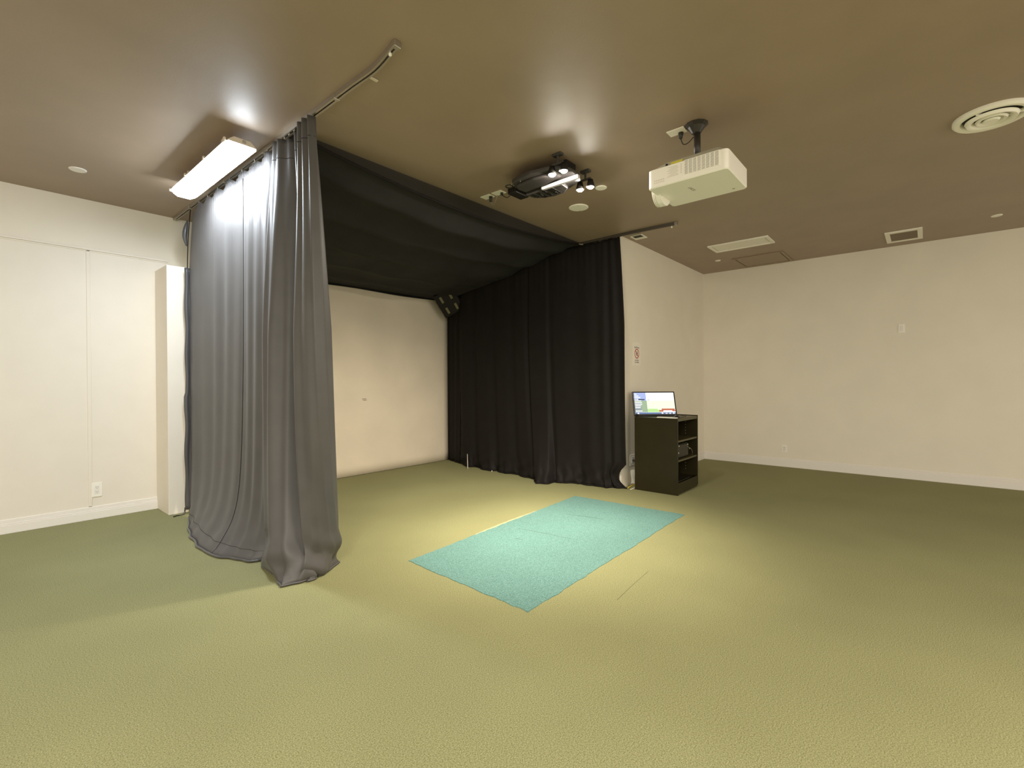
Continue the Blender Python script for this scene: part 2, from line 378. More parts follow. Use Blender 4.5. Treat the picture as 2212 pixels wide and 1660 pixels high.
# grey satin curtain in front
XBASE = TX - 0.005
FOLD = lambda y: 0.22 + 0.09 * math.sin(y * 9) if y > 3.52 else 1.35
FL = lambda y, f: (0.15 * f ** 2 + 0.85 * f ** 12, 0.08 * f + 0.15 * f ** 3 + 0.77 * f ** 12) if y > 3.48 else (0.25 * f ** 2 + 0.75 * f ** 3.5, 0.25 * f + 0.75 * f ** 3.2)
fc = thing('curtain', 'grey satin curtain, floor-length and lit by the tube light', 'curtain', (TX, 4.0, 0))
cols = [ # y_top, y_mid, off, x_bot, y_bot
 (5.20, 5.335, 0.01, 1.395, 5.14), (5.05, 5.18, -0.02, 1.350, 4.98), (4.93, 4.98, 0.010, 1.310, 4.84), (4.75, 4.80, -0.022, 1.270, 4.68),
 (4.65, 4.69, 0.008, 1.250, 4.59), (4.55, 4.59, -0.028, 1.232, 4.49), (4.42, 4.45, 0.012, 1.215, 4.36), (4.28, 4.32, -0.030, 1.195, 4.20),
 (4.17, 4.20, 0.012, 1.190, 4.10), (4.06, 4.09, -0.024, 1.188, 4.00), (3.99, 4.025, 0.022, 1.192, 3.93), (3.93, 3.97, 0.010, 1.205, 3.87), (3.86, 3.90, -0.034, 1.225, 3.80),
 (3.79, 3.83, 0.020, 1.250, 3.74), (3.71, 3.75, -0.026, 1.275, 3.68), (3.63, 3.67, 0.022, 1.300, 3.62), (3.56, 3.59, -0.036, 1.335, 3.55),
 (3.50, 3.535, 0.060, 1.400, 3.50), (3.46, 3.505, 0.080, 1.440, 3.46), (3.43, 3.49, -0.050, 1.395, 3.385), (3.40, 3.44, -0.035, 1.345, 3.24), (3.36, 3.38, -0.052, 1.318, 3.09),
 (3.31, 3.31, 0.010, 1.295, 2.98), (3.25, 3.24, 0.13, 1.292, 2.915), (3.20, 3.18, 0.12, 1.345, 2.93), (3.14, 3.12, 0.03, 1.400, 2.95), (3.10, 3.08, 0.08, 1.440, 2.965),
 (3.05, 3.03, -0.050, 1.470, 2.945), (2.99, 2.97, -0.040, 1.530, 2.945), (2.94, 2.90, -0.045, 1.610, 2.975), (2.90, 2.845, -0.025, 1.690, 3.03), (2.88, 2.825, 0.015, 1.725, 3.075), (2.90, 2.85, 0.06, 1.70, 3.13)]
HOOKS = [3.55, 3.78, 4.02, 4.28, 4.55, 4.80, 5.02]
def ztop1(y):
    if y < 3.47: return 2.905
    d = min(abs(y - q) for q in HOOKS)
    return 2.895 - 0.045 * min(1, d / 0.12) ** 1.5
def ex1(yt, ym, h, z, x, y):
    dx = dy = dz = 0
    if yt < 3.5:   # gathered pleats
        k = math.exp(-5 * h); dx += 0.016 * k * math.sin(yt * 2 * PI / 0.062)
    else:
        dx += 0.004 * math.exp(-14 * h) * math.sin(yt * 2 * PI / 0.045)
    if yt > 5.0:   # uneven free edge at the far end
        dy += (yt - 5.0) / 0.2 * (0.035 * math.sin(h * 7.0) * (1 if h < .45 else 0.2))
    if z < 0.30 and yt < 3.5:   # crumpled puddle
        f = 1 - z / 0.30
        dx += f * 0.034 * math.sin(yt * 34 + z * 22); dy += f * 0.026 * math.cos(yt * 29 - z * 27)
    elif z < 0.22:
        f = 1 - z / 0.22; dx += f * 0.007 * math.sin(yt * 19 + z * 34)
    dx += 0.003 * math.sin(ym * 17 + h * 5)
    return dx, dy, dz
G = make_cloth(cols, 90, 8, ztop1, ex1)
cloth_obj('fabric', G, 'satin', fc)
hem_obj(G[: 17 * 8], 'hem', fc, 0.008)
hem_obj(G[18 * 8:], 'satin', fc, 0.006)
bm = bmesh.new(); tube(bm, [c[-3] + Vector((-0.003, 0, 0.003)) for c in G[: 17 * 8]], 0.0008, 6); link('hem_stitching', bm, 'black', fc, smooth=True)
bm = bmesh.new(); si = 10 * 8; tube(bm, [p + Vector((-0.004, -0.004, 0)) for p in G[si][2:]], 0.0019, 6); link('seam', bm, 'black', fc, smooth=True)
bm = bmesh.new(); tube(bm, [c[4] + Vector((-0.003, 0, 0)) for c in G[17 * 8:]], 0.0022, 6); link('header_stitching', bm, 'black', fc, smooth=True)
for y in HOOKS: hook(fc, XBASE - 0.002, y, 2.898)
for k in range(8): hook(fc, XBASE - 0.004, 2.92 + 0.072 * k, 2.906)

# torn strip between pillar and the grey curtain
ts = thing('curtain', 'narrow frayed curtain strip hanging against the white pillar', 'curtain', (1.44, 5.36, 0))
GG = []
for i in range(9):
    t = i / 8; col = []
    for j in range(61):
        h = j / 60; z = 2.30 * (1 - h) + 0.045
        xl = 1.424 if z > 1.12 else 1.415
        x = xl + (1.475 - xl) * t + 0.004 * math.sin(h * 31) * (1 - t)
        y = 5.335 - 0.02 * t - 0.010 * math.sin(t * 2 * PI) + 0.004 * math.sin(h * 17)
        col.append(Vector((x, y, z)))
    GG.append(col)
cloth_obj('fabric', GG, 'hem', ts)
bm = bmesh.new(); tube(bm, curve_pts([(1.45, 5.34, 2.34), (1.455, 5.33, 2.62), (TX, 5.30, 2.90)], 5), 0.004, 6); link('tie_cord', bm, 'black', ts)
bm = bmesh.new(); tube(bm, curve_pts([(1.42, 5.36, 0.06), (1.40, 5.33, 0.006), (1.34, 5.32, 0.006), (1.31, 5.30, 0.006)], 5), 0.006, 6); link('frayed_end', bm, 'mountblack', ts)
bm = bmesh.new(); frame = [(1.455, 5.34, 2.80), (1.44, 5.35, 2.72), (1.436, 5.36, 2.64), (1.45, 5.36, 2.56)]
tube(bm, curve_pts(frame, 6), [0.005 + 0.017 * math.sin(PI * k / 18) for k in range(19)], 8); link('bunched_end', bm, 'hem', ts, smooth=True)

# black curtain on the far side
XBASE = 4.985
FOLD = lambda y: 0.42
FL = lambda y, f: (0.25 * f + 0.75 * f ** 4, 0.1 * f + 0.9 * f ** 5)
bc = thing('curtain', 'black floor-length curtain hanging beside the cabinet', 'curtain', (4.99, 4.0, 0))
cols = [(5.36, 5.36, 0.03, 4.955, 5.30), (5.30, 5.28, -0.015, 4.93, 5.22), (5.20, 5.17, -0.01, 4.90, 5.05), (5.07, 5.06, 0.045, 4.92, 4.95), (4.98, 4.96, -0.012, 4.87, 4.82), (4.82, 4.80, -0.012, 4.855, 4.62), (4.68, 4.66, 0.038, 4.885, 4.50), (4.60, 4.58, -0.012, 4.86, 4.40),
 (4.45, 4.44, -0.010, 4.855, 4.25), (4.32, 4.31, 0.032, 4.87, 4.12), (4.24, 4.22, -0.015, 4.85, 4.02), (4.12, 4.10, -0.008, 4.80, 3.86), (4.02, 4.035, 0.045, 4.76, 3.76), (3.99, 4.0, -0.010, 4.66, 3.68), (3.88, 3.88, -0.004, 4.62, 3.58), (3.72, 3.73, -0.008, 4.66, 3.47), (3.66, 3.67, 0.040, 4.80, 3.46), (3.58, 3.58, -0.014, 4.83, 3.40),
 (3.42, 3.42, -0.018, 4.88, 3.27), (3.25, 3.24, 0.012, 4.93, 3.15), (3.10, 3.08, -0.020, 4.92, 3.00), (2.98, 2.96, 0.015, 4.93, 2.90), (2.90, 2.88, -0.020, 4.95, 2.82), (2.84, 2.81, 0.030, 4.985, 2.77), (2.78, 2.74, -0.024, 4.99, 2.72), (2.72, 2.67, 0.020, 5.02, 2.68), (2.665, 2.605, -0.015, 5.035, 2.60)]
def ex2(yt, ym, h, z, x, y):
    dx = 0.004 * math.exp(-7 * h) * math.sin(yt * 2 * PI / 0.085); dy = 0
    if z < 0.28:
        if yt < 2.95: dy += 0.11 * math.sin(PI * (z / 0.28)) * (2.95 - yt) / 0.29
        f = 1 - z / 0.28; dx += f * (0.016 * math.sin(yt * 19 + z * 40) + 0.010 * math.sin(yt * 43)); dy += f * 0.014 * math.cos(yt * 31 - z * 26)
    return dx, dy, 0
G2 = make_cloth(cols, 80, 8, 2.900, ex2, reach=4.5)
cloth_obj('fabric', G2, 'black', bc)
hem_obj(G2, 'black', bc, 0.008)
for k in range(12): hook(bc, XBASE, 2.70 + 0.225 * k, 2.900)
sp = thing('curtain', 'dark side panel in the corner right of the cream screen', 'curtain', (5.07, 5.6, 0))
GG = []
for i in range(25):
    t = i / 24; col = []
    for j in range(51):
        h = j / 50; z = 2.78 * (1 - h)
        x = 5.125 - 0.10 * t + 0.008 * math.sin(t * 16) ; y = 5.775 - 0.40 * t
        x += -0.03 * t * h ** 3
        col.append(Vector((x, y, max(z, 0.004))))
    GG.append(col)
cloth_obj('fabric', GG, 'black', sp); hem_obj(GG, 'black', sp, 0.008)

# black mesh canopy over the bay
cn = thing('canopy', 'sagging black mesh canopy hung under the ceiling between the curtains', 'canopy', (3.2, 3.2, 2.9))
def interp(x, T):
    if x <= T[0][0]: return T[0][1]
    for (a, b), (c, d) in zip(T, T[1:]):
        if x <= c: return b + (d - b) * smooth((x - a) / (c - a))
    return T[-1][1]
X0, X1, Y0, Y1 = 1.50, 4.955, 3.205, 5.775
def canz(t, s):
    v = Y0 + s * (Y1 - Y0)
    base = interp(s, [(0, 2.925), (0.12, 2.86), (0.3, 2.76), (0.45, 2.66), (0.62, 2.60), (0.85, 2.54), (1, 2.53)])
    sag = interp(s, [(0, 0.12), (0.12, 0.19), (0.3, 0.14), (0.6, 0.07), (1, 0.010)])
    ph = (v - 3.44) / 0.50 * 2 * PI
    rip = 0.036 * (1 - abs(math.cos(ph / 2 - PI / 2)) ** 0.7) if s > 0.06 else 0
    rip = 0.045 * abs(math.sin(ph / 2)) ** 0.8 * min(1, s * 8) * min(1, (1 - s) * 5)
    side = math.sin(PI * t) ** 0.75 if 0 < t < 1 else 0
    z = base - sag * side + rip * (0.35 + 0.65 * side)
    z += 0.012 * math.sin(t * 23 + s * 7) * min(1, (1 - s) * 6) * min(1, s * 8)
    return min(z, CH - 0.012)
bm = bmesh.new(); NU, NV = 72, 110; g = []
for i in range(NU + 1):
    t = i / NU; g.append([bm.verts.new((X0 + t * (X1 - X0) + 0.17 * (j / NV) * (1 - t), Y0 + j / NV * (Y1 - Y0), canz(t, j / NV))) for j in range(NV + 1)])
for i in range(NU):
    for j in range(NV): bm.faces.new((g[i][j], g[i + 1][j], g[i + 1][j + 1], g[i][j + 1]))
link('mesh_cloth', bm, 'mesh', cn, smooth=True)
bm = bmesh.new(); g = []
for i in range(61):
    t = i / 60; x = X0 + t * (X1 - X0); zb = canz(t, 0)
    g.append([bm.verts.new((x, Y0 + 0.004 * math.sin(t * 60) * (k / 5), (CH - 0.004) * (1 - k / 5) + zb * (k / 5))) for k in range(6)])
for i in range(60):
    for k in range(5): bm.faces.new((g[i][k], g[i + 1][k], g[i + 1][k + 1], g[i][k + 1]))
link('valance', bm, 'valance', cn, smooth=True)
bm = bmesh.new(); tube(bm, [(X0 + t / 60 * (X1 - X0), Y0, canz(t / 60, 0) - 0.006) for t in range(61)], 0.012, 8); link('edge_piping', bm, 'black', cn, smooth=True)
bm = bmesh.new(); g = []
for i in range(41):
    t = i / 40; x = X0 + t * (X1 - X0) + 0.17 * (1 - t); z0 = canz(t, 1)
    g.append([bm.verts.new((x, Y1, z0 + 0.012)), bm.verts.new((x, Y1, z0 - 0.022 + 0.006 * math.sin(t * 14)))])
for i in range(40): bm.faces.new((g[i][0], g[i + 1][0], g[i + 1][1], g[i][1]))
o = link('back_hem', bm, 'black', cn, smooth=True); md = o.modifiers.new('t', 'SOLIDIFY'); md.thickness = 0.006
bm = bmesh.new(); tube(bm, [(4.955, 3.20, CH - 0.02), (4.955, 3.17, CH - 0.035), (4.97, 3.15, CH - 0.03)], 0.007, 8); link('hook', bm, 'steel', cn)
bm = bmesh.new(); lathe(bm, (1.62, 3.19, CH - 0.02), [(0, -0.01), (0.008, -0.006), (0.008, 0.006), (0, 0.01)], 10); link('hook', bm, 'steel', cn)

# unlit lamp box in the top right corner of the bay
lb = thing('flood_lamp', 'tilted black lamp box at the top right corner of the screen', 'lamp', (4.93, 5.5, 2.42))
a1 = Vector((0.68, 0.05, -0.73)).normalized(); nn = Vector((-0.50, -0.70, -0.52)); nn = (nn - a1 * nn.dot(a1)).normalized(); a2 = nn.cross(a1).normalized()
cc = Vector((4.88, 5.47, 2.45))
bm = bmesh.new(); frame_box(bm, cc, a1, a2, nn, 0.40, 0.33, 0.07); link('housing', bm, 'device_dark', lb, bevel=0.02, seg=3)
for i in (-1, 1):
    for j in (-1, 1):
        bm = bmesh.new(); frame_box(bm, cc + a1 * (i * 0.095) + a2 * (j * 0.075) + nn * 0.034, a1, a2, nn, 0.105, 0.036, 0.012)
        link('lamp_pane', bm, 'lampglass', lb, bevel=0.003)
bm = bmesh.new(); tube(bm, [cc - nn * 0.03, cc - nn * 0.12 + Vector((0.06, 0.1, 0.04))], 0.018, 10); link('bracket', bm, 'device_dark', lb)
bm = bmesh.new(); lathe(bm, tuple(cc + a2 * 0.0 + nn * 0.036), [(0, -0.004), (0.012, -0.004), (0.012, 0.004), (0, 0.004)], 12); link('screw', bm, 'blackplastic', lb)

# ------------------------------------------------------------------ tube light
tl = thing('tube_light', 'glowing white tube light on the ceiling beside the grey curtain', 'ceiling light', (1.26, 4.08, CH))
xa, xb, ya, yb = 1.163, 1.345, 3.445, 4.70
bm = bmesh.new()
prof = [(xa, 2.832), (xa + 0.012, 2.812), (xa + 0.045, 2.792), (xb - 0.045, 2.792), (xb - 0.012, 2.812), (xb, 2.832)]
g = []
for y, sc_, dz in ((ya, 0.93, 0.006), (ya + 0.03, 1, 0), (yb - 0.03, 1, 0), (yb, 0.93, 0.006)):
    g.append([bm.verts.new(((x - 1.254) * sc_ + 1.254, y, z + (dz if z < 2.83 else 0))) for x, z in prof])
for i in range(3):
    for k in range(5): bm.faces.new((g[i][k], g[i + 1][k], g[i + 1][k + 1], g[i][k + 1]))
bm.faces.new(g[0]); bm.faces.new(g[-1][::-1])
link('diffuser', bm, 'lens', tl, smooth=False)
bm = bmesh.new(); g = []
for y, dx, zt in ((ya - 0.006, 0.012, 2.868), (ya + 0.03, 0.0, 2.880), (yb - 0.03, 0, 2.880), (yb + 0.006, 0.012, 2.868)):
    g.append([bm.verts.new(q) for q in ((xa - 0.008 + dx, y, 2.832), (xa + 0.002 + dx, y, 2.846), (xa + 0.042, y, zt), (xb - 0.042, y, zt), (xb - 0.002 - dx, y, 2.846), (xb + 0.008 - dx, y, 2.832))])
for i in range(3):
    for k in range(6): bm.faces.new((g[i][k], g[i + 1][k], g[i + 1][(k + 1) % 6], g[i][(k + 1) % 6]))
bm.faces.new(g[0]); bm.faces.new(g[-1][::-1])
link('housing', bm, 'fixture', tl)
bm = bmesh.new(); lathe(bm, (1.265, ya - 0.006, 2.852), [(0, -0.003), (0.013, -0.003), (0.013, 0.004), (0, 0.004)], 20, 'y'); link('knockout', bm, 'print', tl)
for y in (ya + 0.02, ya + 0.42, ya + 0.84, yb - 0.02):
    link('clip', BX(((xa - 0.016, y - 0.012, 2.822), (xa - 0.002, y + 0.012, 2.852))), 'fixture', tl, bevel=0.003)
for y in (ya + 0.25, yb - 0.25):
    link('hanger', BX(((1.215, y - 0.012, 2.878), (1.295, y + 0.012, CH))), 'fixture', tl)

# ------------------------------------------------------------------ ceiling sensor unit with lamps
sn = thing('golf_sensor', 'dark grey swing sensor with a pale bar mounted flat on the ceiling', 'sensor', (3.09, 2.3, CH))
bm = bmesh.new()
out = [(2.905, 2.50), (2.885, 2.42), (2.872, 2.30), (2.905, 2.14), (2.96, 2.06), (3.04, 2.03), (3.16, 2.03), (3.23, 2.06), (3.27, 2.14), (3.32, 2.26), (3.30, 2.40), (3.25, 2.49), (3.17, 2.545), (3.02, 2.56)]
prism(bm, out, 2.828, 2.862); link('housing', bm, 'device', sn, bevel=0.010, seg=3)
link('ceiling_mount', BX(((3.04, 2.07, 2.860), (3.17, 2.22, CH - 0.0005))), 'device_dark', sn, bevel=0.004)
bm = bmesh.new(); prism(bm, [(2.94, 2.48), (2.92, 2.30), (2.94, 2.12), (3.03, 2.10), (3.07, 2.30), (3.08, 2.50), (3.0, 2.52)], 2.804, 2.832); link('cover', bm, 'device', sn, bevel=0.014, seg=3)
bm = bmesh.new(); frame_box(bm, (3.105, 2.175, 2.806), Vector((0, 1, 0)), Vector((1, 0, 0)), Vector((0, 0, -1)), 0.35, 0.036, 0.030); link('light_bar', bm, 'ledbar', sn, bevel=0.008)['label'] = 'pale lilac bar'
bm = bmesh.new(); prism(bm, [(3.125, 2.18), (3.235, 2.19), (3.290, 2.26), (3.300, 2.36), (3.275, 2.45), (3.215, 2.52), (3.125, 2.54)], 2.802, 2.832); link('window_tray', bm, 'device', sn, bevel=0.006)
for y, ww in ((2.480, 0.030), (2.425, 0.034), (2.370, 0.026), (2.300, 0.056)):
    x1 = 3.262 if y < 2.45 else 3.225
    link('sensor_window', BX(((3.140, y - ww / 2, 2.7995), (x1, y + ww / 2, 2.8035))), 'device_dark', sn, bevel=0.001)
for x, y in ((3.185, 2.425), (3.170, 2.480), (3.215, 2.300)):
    link('led', BX(((x, y - 0.005, 2.796), (x + 0.030, y + 0.005, 2.8005))), 'chrome', sn)
link('power_box', BX(((3.00, 2.540, 2.800), (3.17, 2.630, 2.850))), 'device_dark', sn, bevel=0.006)
for x, y in ((2.90, 2.44), (2.90, 2.53)):
    bm = bmesh.new(); lathe(bm, (x + 0.015, y - 0.02, 2.828), [(0, -0.008), (0.006, -0.006), (0.006, 0.0), (0, 0.004)], 10); link('screw', bm, 'chrome', sn)
bm = bmesh.new(); P = [Vector((2.970 + 0.030 * math.cos(a), 2.585 + 0.030 * math.sin(a), 2.845)) for a in [2 * PI * k / 20 for k in range(21)]]; tube(bm, P, 0.005, 6); link('cable_loop', bm, 'mountblack', sn, smooth=True)

BULBS = [(2.928, 2.122), (2.932, 2.020), (3.310, 2.122), (3.316, 2.028)]
for k in range(2):
    side = ('left', 'right')[k]
    t = thing('spot_lamp', ['twin-bulb spotlight over the %s flank of the ceiling sensor' % s for s in ('near', 'far')][k], 'spotlight', (BULBS[2 * k][0], 2.07, CH), 'twin spotlights at the ceiling sensor')
    X = BULBS[2 * k][0]
    link('canopy_plate', BX(((X - 0.022, 2.03, CH - 0.018), (X + 0.022, 2.11, CH - 0.0005)), ((X - 0.007, 2.064, CH - 0.07), (X + 0.007, 2.078, CH - 0.015)), ((X - 0.008, 2.02, CH - 0.082), (X + 0.008, 2.125, CH - 0.066))), 'device', t, bevel=0.003)
    for x, y in BULBS[2 * k: 2 * k + 2]:
        bm = bmesh.new(); lathe(bm, (x, y, 2.80), [(0.020, 0.055), (0.026, 0.03), (0.034, -0.004), (0.030, -0.006), (0.022, 0.02), (0, 0.02)], 24); h_ = link('lamp_head', bm, 'device_dark', t, smooth=True)
        bm = bmesh.new(); lathe(bm, (x, y, 2.795), [(0, -0.014), (0.018, -0.009), (0.026, 0.0), (0.020, 0.012), (0, 0.016)], 24); link('bulb', bm, 'bulb', t, smooth=True)
        ld = bpy.data.lights.new('spot_beam', 'SPOT'); ld.energy = SPOT_POWER; ld.color = (1.0, 0.90, 0.73); ld.spot_size = math.radians(84); ld.spot_blend = 1.0; ld.shadow_soft_size = 0.03
        lo = bpy.data.objects.new('spot_beam', ld); COL.objects.link(lo); lo.location = (x, y, 2.772)
        ld.energy = SPOT_POWER * (1.5 if y > 2.1 else 1.35); ld.spot_size = math.radians(104 if y > 2.1 else 66)
        tgt = Vector((x + (0.12 if k else -0.05), y + (1.75 if y > 2.1 else 0.05), 0)); lo.rotation_euler = (tgt - lo.location).to_track_quat('-Z', 'Y').to_euler()
        lo.parent = t; lo.matrix_parent_inverse = parent_inv(t)

def ceiling_plate(x, y, lab, sx=0.078, sy=0.112):
    t = thing('outlet_plate', lab, 'outlet', (x, y, CH))
    link('plate', BX(((x - sx / 2, y - sy / 2, CH - 0.007), (x + sx / 2, y + sy / 2, CH - 0.0003))), 'cream', t, bevel=0.002)
    return t
t = ceiling_plate(3.180, 3.030, 'cream ceiling outlet plate farthest from the sensor, with a black plug')
bm = bmesh.new(); lathe(bm, (3.19, 3.0, CH - 0.03), [(0, -0.026), (0.012, -0.024), (0.014, 0.0), (0.018, 0.023), (0, 0.023)], 14); link('plug', bm, 'mountblack', t, smooth=True)
bm = bmesh.new(); tube(bm, curve_pts([(3.19, 3.0, CH - 0.055), (3.20, 2.99, CH - 0.085), (3.19, 2.95, CH - 0.075), (3.18, 2.91, CH - 0.02)], 6), 0.004, 6); link('cord', bm, 'steel', t, smooth=True)
t = ceiling_plate(3.180, 2.893, 'cream ceiling outlet plate next to the end of the sensor')
bm = bmesh.new(); lathe(bm, (3.19, 2.865, CH - 0.018), [(0, -0.012), (0.012, -0.010), (0.014, 0.011), (0, 0.011)], 14); link('plug', bm, 'mountblack', t, smooth=True)
bm = bmesh.new(); tube(bm, curve_pts([(3.19, 2.86, CH - 0.03), (3.19, 2.80, CH - 0.065), (3.14, 2.70, CH - 0.07), (3.10, 2.64, 2.86)], 6), 0.004, 6); link('cord', bm, 'mountblack', t, smooth=True)
t = ceiling_plate(3.202, 1.279, 'cream ceiling outlet plate beside the projector mount', 0.082, 0.118)
bm = bmesh.new(); lathe(bm, (3.225, 1.262, CH - 0.028), [(0, -0.024), (0.010, -0.020), (0.015, 0.0), (0.018, 0.020), (0, 0.020)], 14); link('plug', bm, 'mountblack', t, smooth=True)
bm = bmesh.new(); tube(bm, curve_pts([(3.225, 1.262, CH - 0.05), (3.235, 1.25, CH - 0.085), (3.24, 1.22, CH - 0.085), (3.235, 1.18, CH - 0.06)], 6), 0.0035, 6); link('cord', bm, 'mountblack', t, smooth=True)

# ------------------------------------------------------------------ projector
pj = thing('projector', 'white projector hanging upside down from a black pole mount', 'projector', (3.195, 1.14, CH))
px0, px1, py0, py1, pz0, pz1 = 2.99, 3.405, 0.888, 1.392, 2.507, 2.630
bm = bmesh.new()
def ring(ins, z, rad=0.028):
    q = []
    for (cx, cy, a0) in ((px1 - rad, py1 - rad, 0), (px0 + rad, py1 - rad, 90), (px0 + rad, py0 + rad, 180), (px1 - rad, py0 + rad, 270)):
        for k in range(6):
            a = math.radians(a0 + 18 * k); q.append((cx + (rad - ins) * math.cos(a), cy + (rad - ins) * math.sin(a), z))
    return [bm.verts.new(p) for p in q]
rr = [ring(0.006, pz0), ring(0.0, pz0 + 0.006), ring(0.0, pz1 - 0.004), ring(0.006, pz1)]
for i in range(3):
    n = len(rr[0])
    for k in range(n): bm.faces.new((rr[i][k], rr[i][(k + 1) % n], rr[i + 1][(k + 1) % n], rr[i + 1][k]))
bm.faces.new(rr[0][::-1]); bm.faces.new(rr[-1])
link('body', bm, 'projwhite', pj, smooth=False)
bm = bmesh.new()
g0 = [(px0 + 0.008, py0 + 0.02), (px1 - 0.008, py0 + 0.02), (px1 - 0.008, py1 - 0.02), (px0 + 0.008, py1 - 0.02)]
g1 = [(px0 + 0.045, py0 + 0.07), (px1 - 0.045, py0 + 0.07), (px1 - 0.045, py1 - 0.12), (px0 + 0.045, py1 - 0.12)]
a = [bm.verts.new((x, y, pz1 - 0.001)) for x, y in g0]; b = [bm.verts.new((x, y, pz1 + 0.040)) for x, y in g1]
bm.faces.new(a[::-1]); bm.faces.new(b)
for i in range(4): bm.faces.new((a[i], a[(i + 1) % 4], b[(i + 1) % 4], b[i]))
link('base_cover', bm, 'projgrey', pj, bevel=0.006)
bm = bmesh.new(); frame_box(bm, (px0 + 0.020, 1.205, pz1 + 0.013), Vector((0, 1, 0)), Vector((0.67, 0, 0.74)).normalized(), Vector((-0.74, 0, 0.67)).normalized(), 0.075, 0.026, 0.003); link('warning_label', bm, 'yellow', pj)['label'] = 'yellow warning sticker'
link('mount_slot', BX(((px0 + 0.006, 1.262, pz1 - 0.002), (px0 + 0.03, 1.272, pz1 + 0.014))), 'device_dark', pj)
# vent: recessed louvre field on the near side
link('vent_recess', BX(((px0 - 0.0010, 0.940, 2.538), (px0 + 0.004, 1.146, 2.624))), 'ventdark', pj)
bm = bmesh.new()
for i in range(9): box(bm, (px0 - 0.004, 0.938 + i * 0.0262 - 0.0016, 2.536), (px0 - 0.0005, 0.938 + i * 0.0262 + 0.0036, 2.626))
for j in range(14): box(bm, (px0 - 0.0035, 0.938, 2.537 + j * 0.00665), (px0 - 0.0005, 1.148, 2.537 + j * 0.00665 + 0.0042))
o = link('vent_louvre', bm, 'projwhite', pj); o['kind'] = 'stuff'
bm = bmesh.new()
for j in range(9): box(bm, (px0 - 0.0008, 1.185 + 0.004 * (j % 3), 2.551 + j * 0.0075), (px0 + 0.001, 1.262 - 0.006 * ((j * 2) % 5), 2.553 + j * 0.0075))
o = link('printed_text', bm, 'faintprint', pj); o['kind'] = 'stuff'
bm = bmesh.new()
for j in range(5): box(bm, (px0 - 0.0008, 1.165, 2.556 + j * 0.013), (px0 + 0.001, 1.172, 2.562 + j * 0.013))
for j in range(6): box(bm, (px0 - 0.0008, 1.280 + j * 0.012, 2.548), (px0 + 0.001, 1.287 + j * 0.012, 2.553)); box(bm, (px0 - 0.0008, 1.280 + j * 0.012, 2.534), (px0 + 0.001, 1.286 + j * 0.012, 2.539))
o = link('printed_marks', bm, 'faintprint', pj); o['kind'] = 'stuff'
text_mesh('lettering', 'SONY', 0.030, (3.165, 1.165, pz0 - 0.0006), Vector((-0.95, 0.1, 0)).normalized(), Vector((0.1, 0.95, 0)).normalized(), 'print', pj)
for x, y in ((3.335, 0.95), (3.13, 1.36)):
    link('indicator', BX(((x, y, pz0 - 0.001), (x + 0.012, y + 0.016, pz0 + 0.002))), 'print', pj)
LX, LY, LZ = 3.20, py1, 2.545
bm = bmesh.new(); lathe(bm, (LX, LY, LZ), [(0.088, -0.03), (0.088, 0.006), (0.080, 0.007), (0.080, 0.011), (0.088, 0.012), (0.088, 0.018), (0.079, 0.019), (0.079, 0.023), (0.086, 0.024), (0.086, 0.030), (0.062, 0.030), (0.060, 0.016), (0, 0.014)], 40, 'y'); o = link('lens_ring', bm, 'projwhite', pj, smooth=True)
o.data.polygons.foreach_set('use_smooth', [False] * len(o.data.polygons))
bm = bmesh.new(); lathe(bm, (LX, LY, LZ), [(0.060, 0.012), (0.056, 0.032), (0.046, 0.032), (0.044, 0.022), (0, 0.026)], 40, 'y'); link('lens', bm, 'glass', pj)
# mount
bm = bmesh.new(); lathe(bm, (3.205, 1.150, CH), [(0, -0.062), (0.022, -0.062), (0.028, -0.058), (0.055, -0.020), (0.074, -0.004), (0.074, -0.0004), (0, -0.0004)], 12); link('ceiling_plate', bm, 'mountblack', pj)
bm = bmesh.new(); lathe(bm, (3.205, 1.145, 2.70), [(0.021, 0), (0.021, 0.20)], 28); link('pole', bm, 'mountblack', pj, smooth=True)
bm = bmesh.new(); lathe(bm, (3.205, 1.145, 2.715), [(0.024, 0), (0.024, 0.010), (0.021, 0.012)], 28); link('collar', bm, 'mountblack', pj, smooth=True)
bm = bmesh.new(); box(bm, (3.150, 1.10, 2.672), (3.26, 1.19, 2.686)); box(bm, (3.165, 1.108, 2.686), (3.245, 1.182, 2.700)); link('mount_bracket', bm, 'mountblack', pj, bevel=0.003)
bm = bmesh.new(); tube(bm, curve_pts([(3.160, 1.17, 2.69), (3.13, 1.19, 2.70), (3.14, 1.14, 2.712), (3.17, 1.10, 2.70)], 6), 0.004, 6); link('cable', bm, 'mountblack', pj, smooth=True)
bm = bmesh.new(); lathe(bm, (3.180, 1.125, 2.722), [(0, -0.012), (0.007, -0.012), (0.007, 0.012), (0, 0.012)], 12); link('screw', bm, 'chrome', pj)

# ------------------------------------------------------------------ ceiling fittings
def disc(name, label, cat, x, y, r, mt='cream', group=None, drop=0.008, parts=()):
    t = thing(name, label, cat, (x, y, CH), group)
    bm = bmesh.new(); lathe(bm, (x, y, CH), [(0, -drop), (r * 0.90, -drop), (r, -drop * 0.5), (r, -0.0003), (0, -0.0003)], 40); link('cover', bm, mt, t)
    return t
t = disc('ceiling_speaker', 'round cream ceiling disc below the right twin spotlight', 'ceiling speaker', 3.966, 2.560, 0.095)
for a in (0.4, 3.6):
    bm = bmesh.new(); lathe(bm, (3.966 + 0.07 * math.cos(a), 2.56 + 0.07 * math.sin(a), CH - 0.009), [(0, -0.002), (0.004, -0.002), (0.004, 0.002), (0, 0.002)], 10); link('screw', bm, 'print', t)
disc('sprinkler_cover', 'small round cream sprinkler cover right next to the spotlights', 'sprinkler cover', 3.690, 2.150, 0.050)
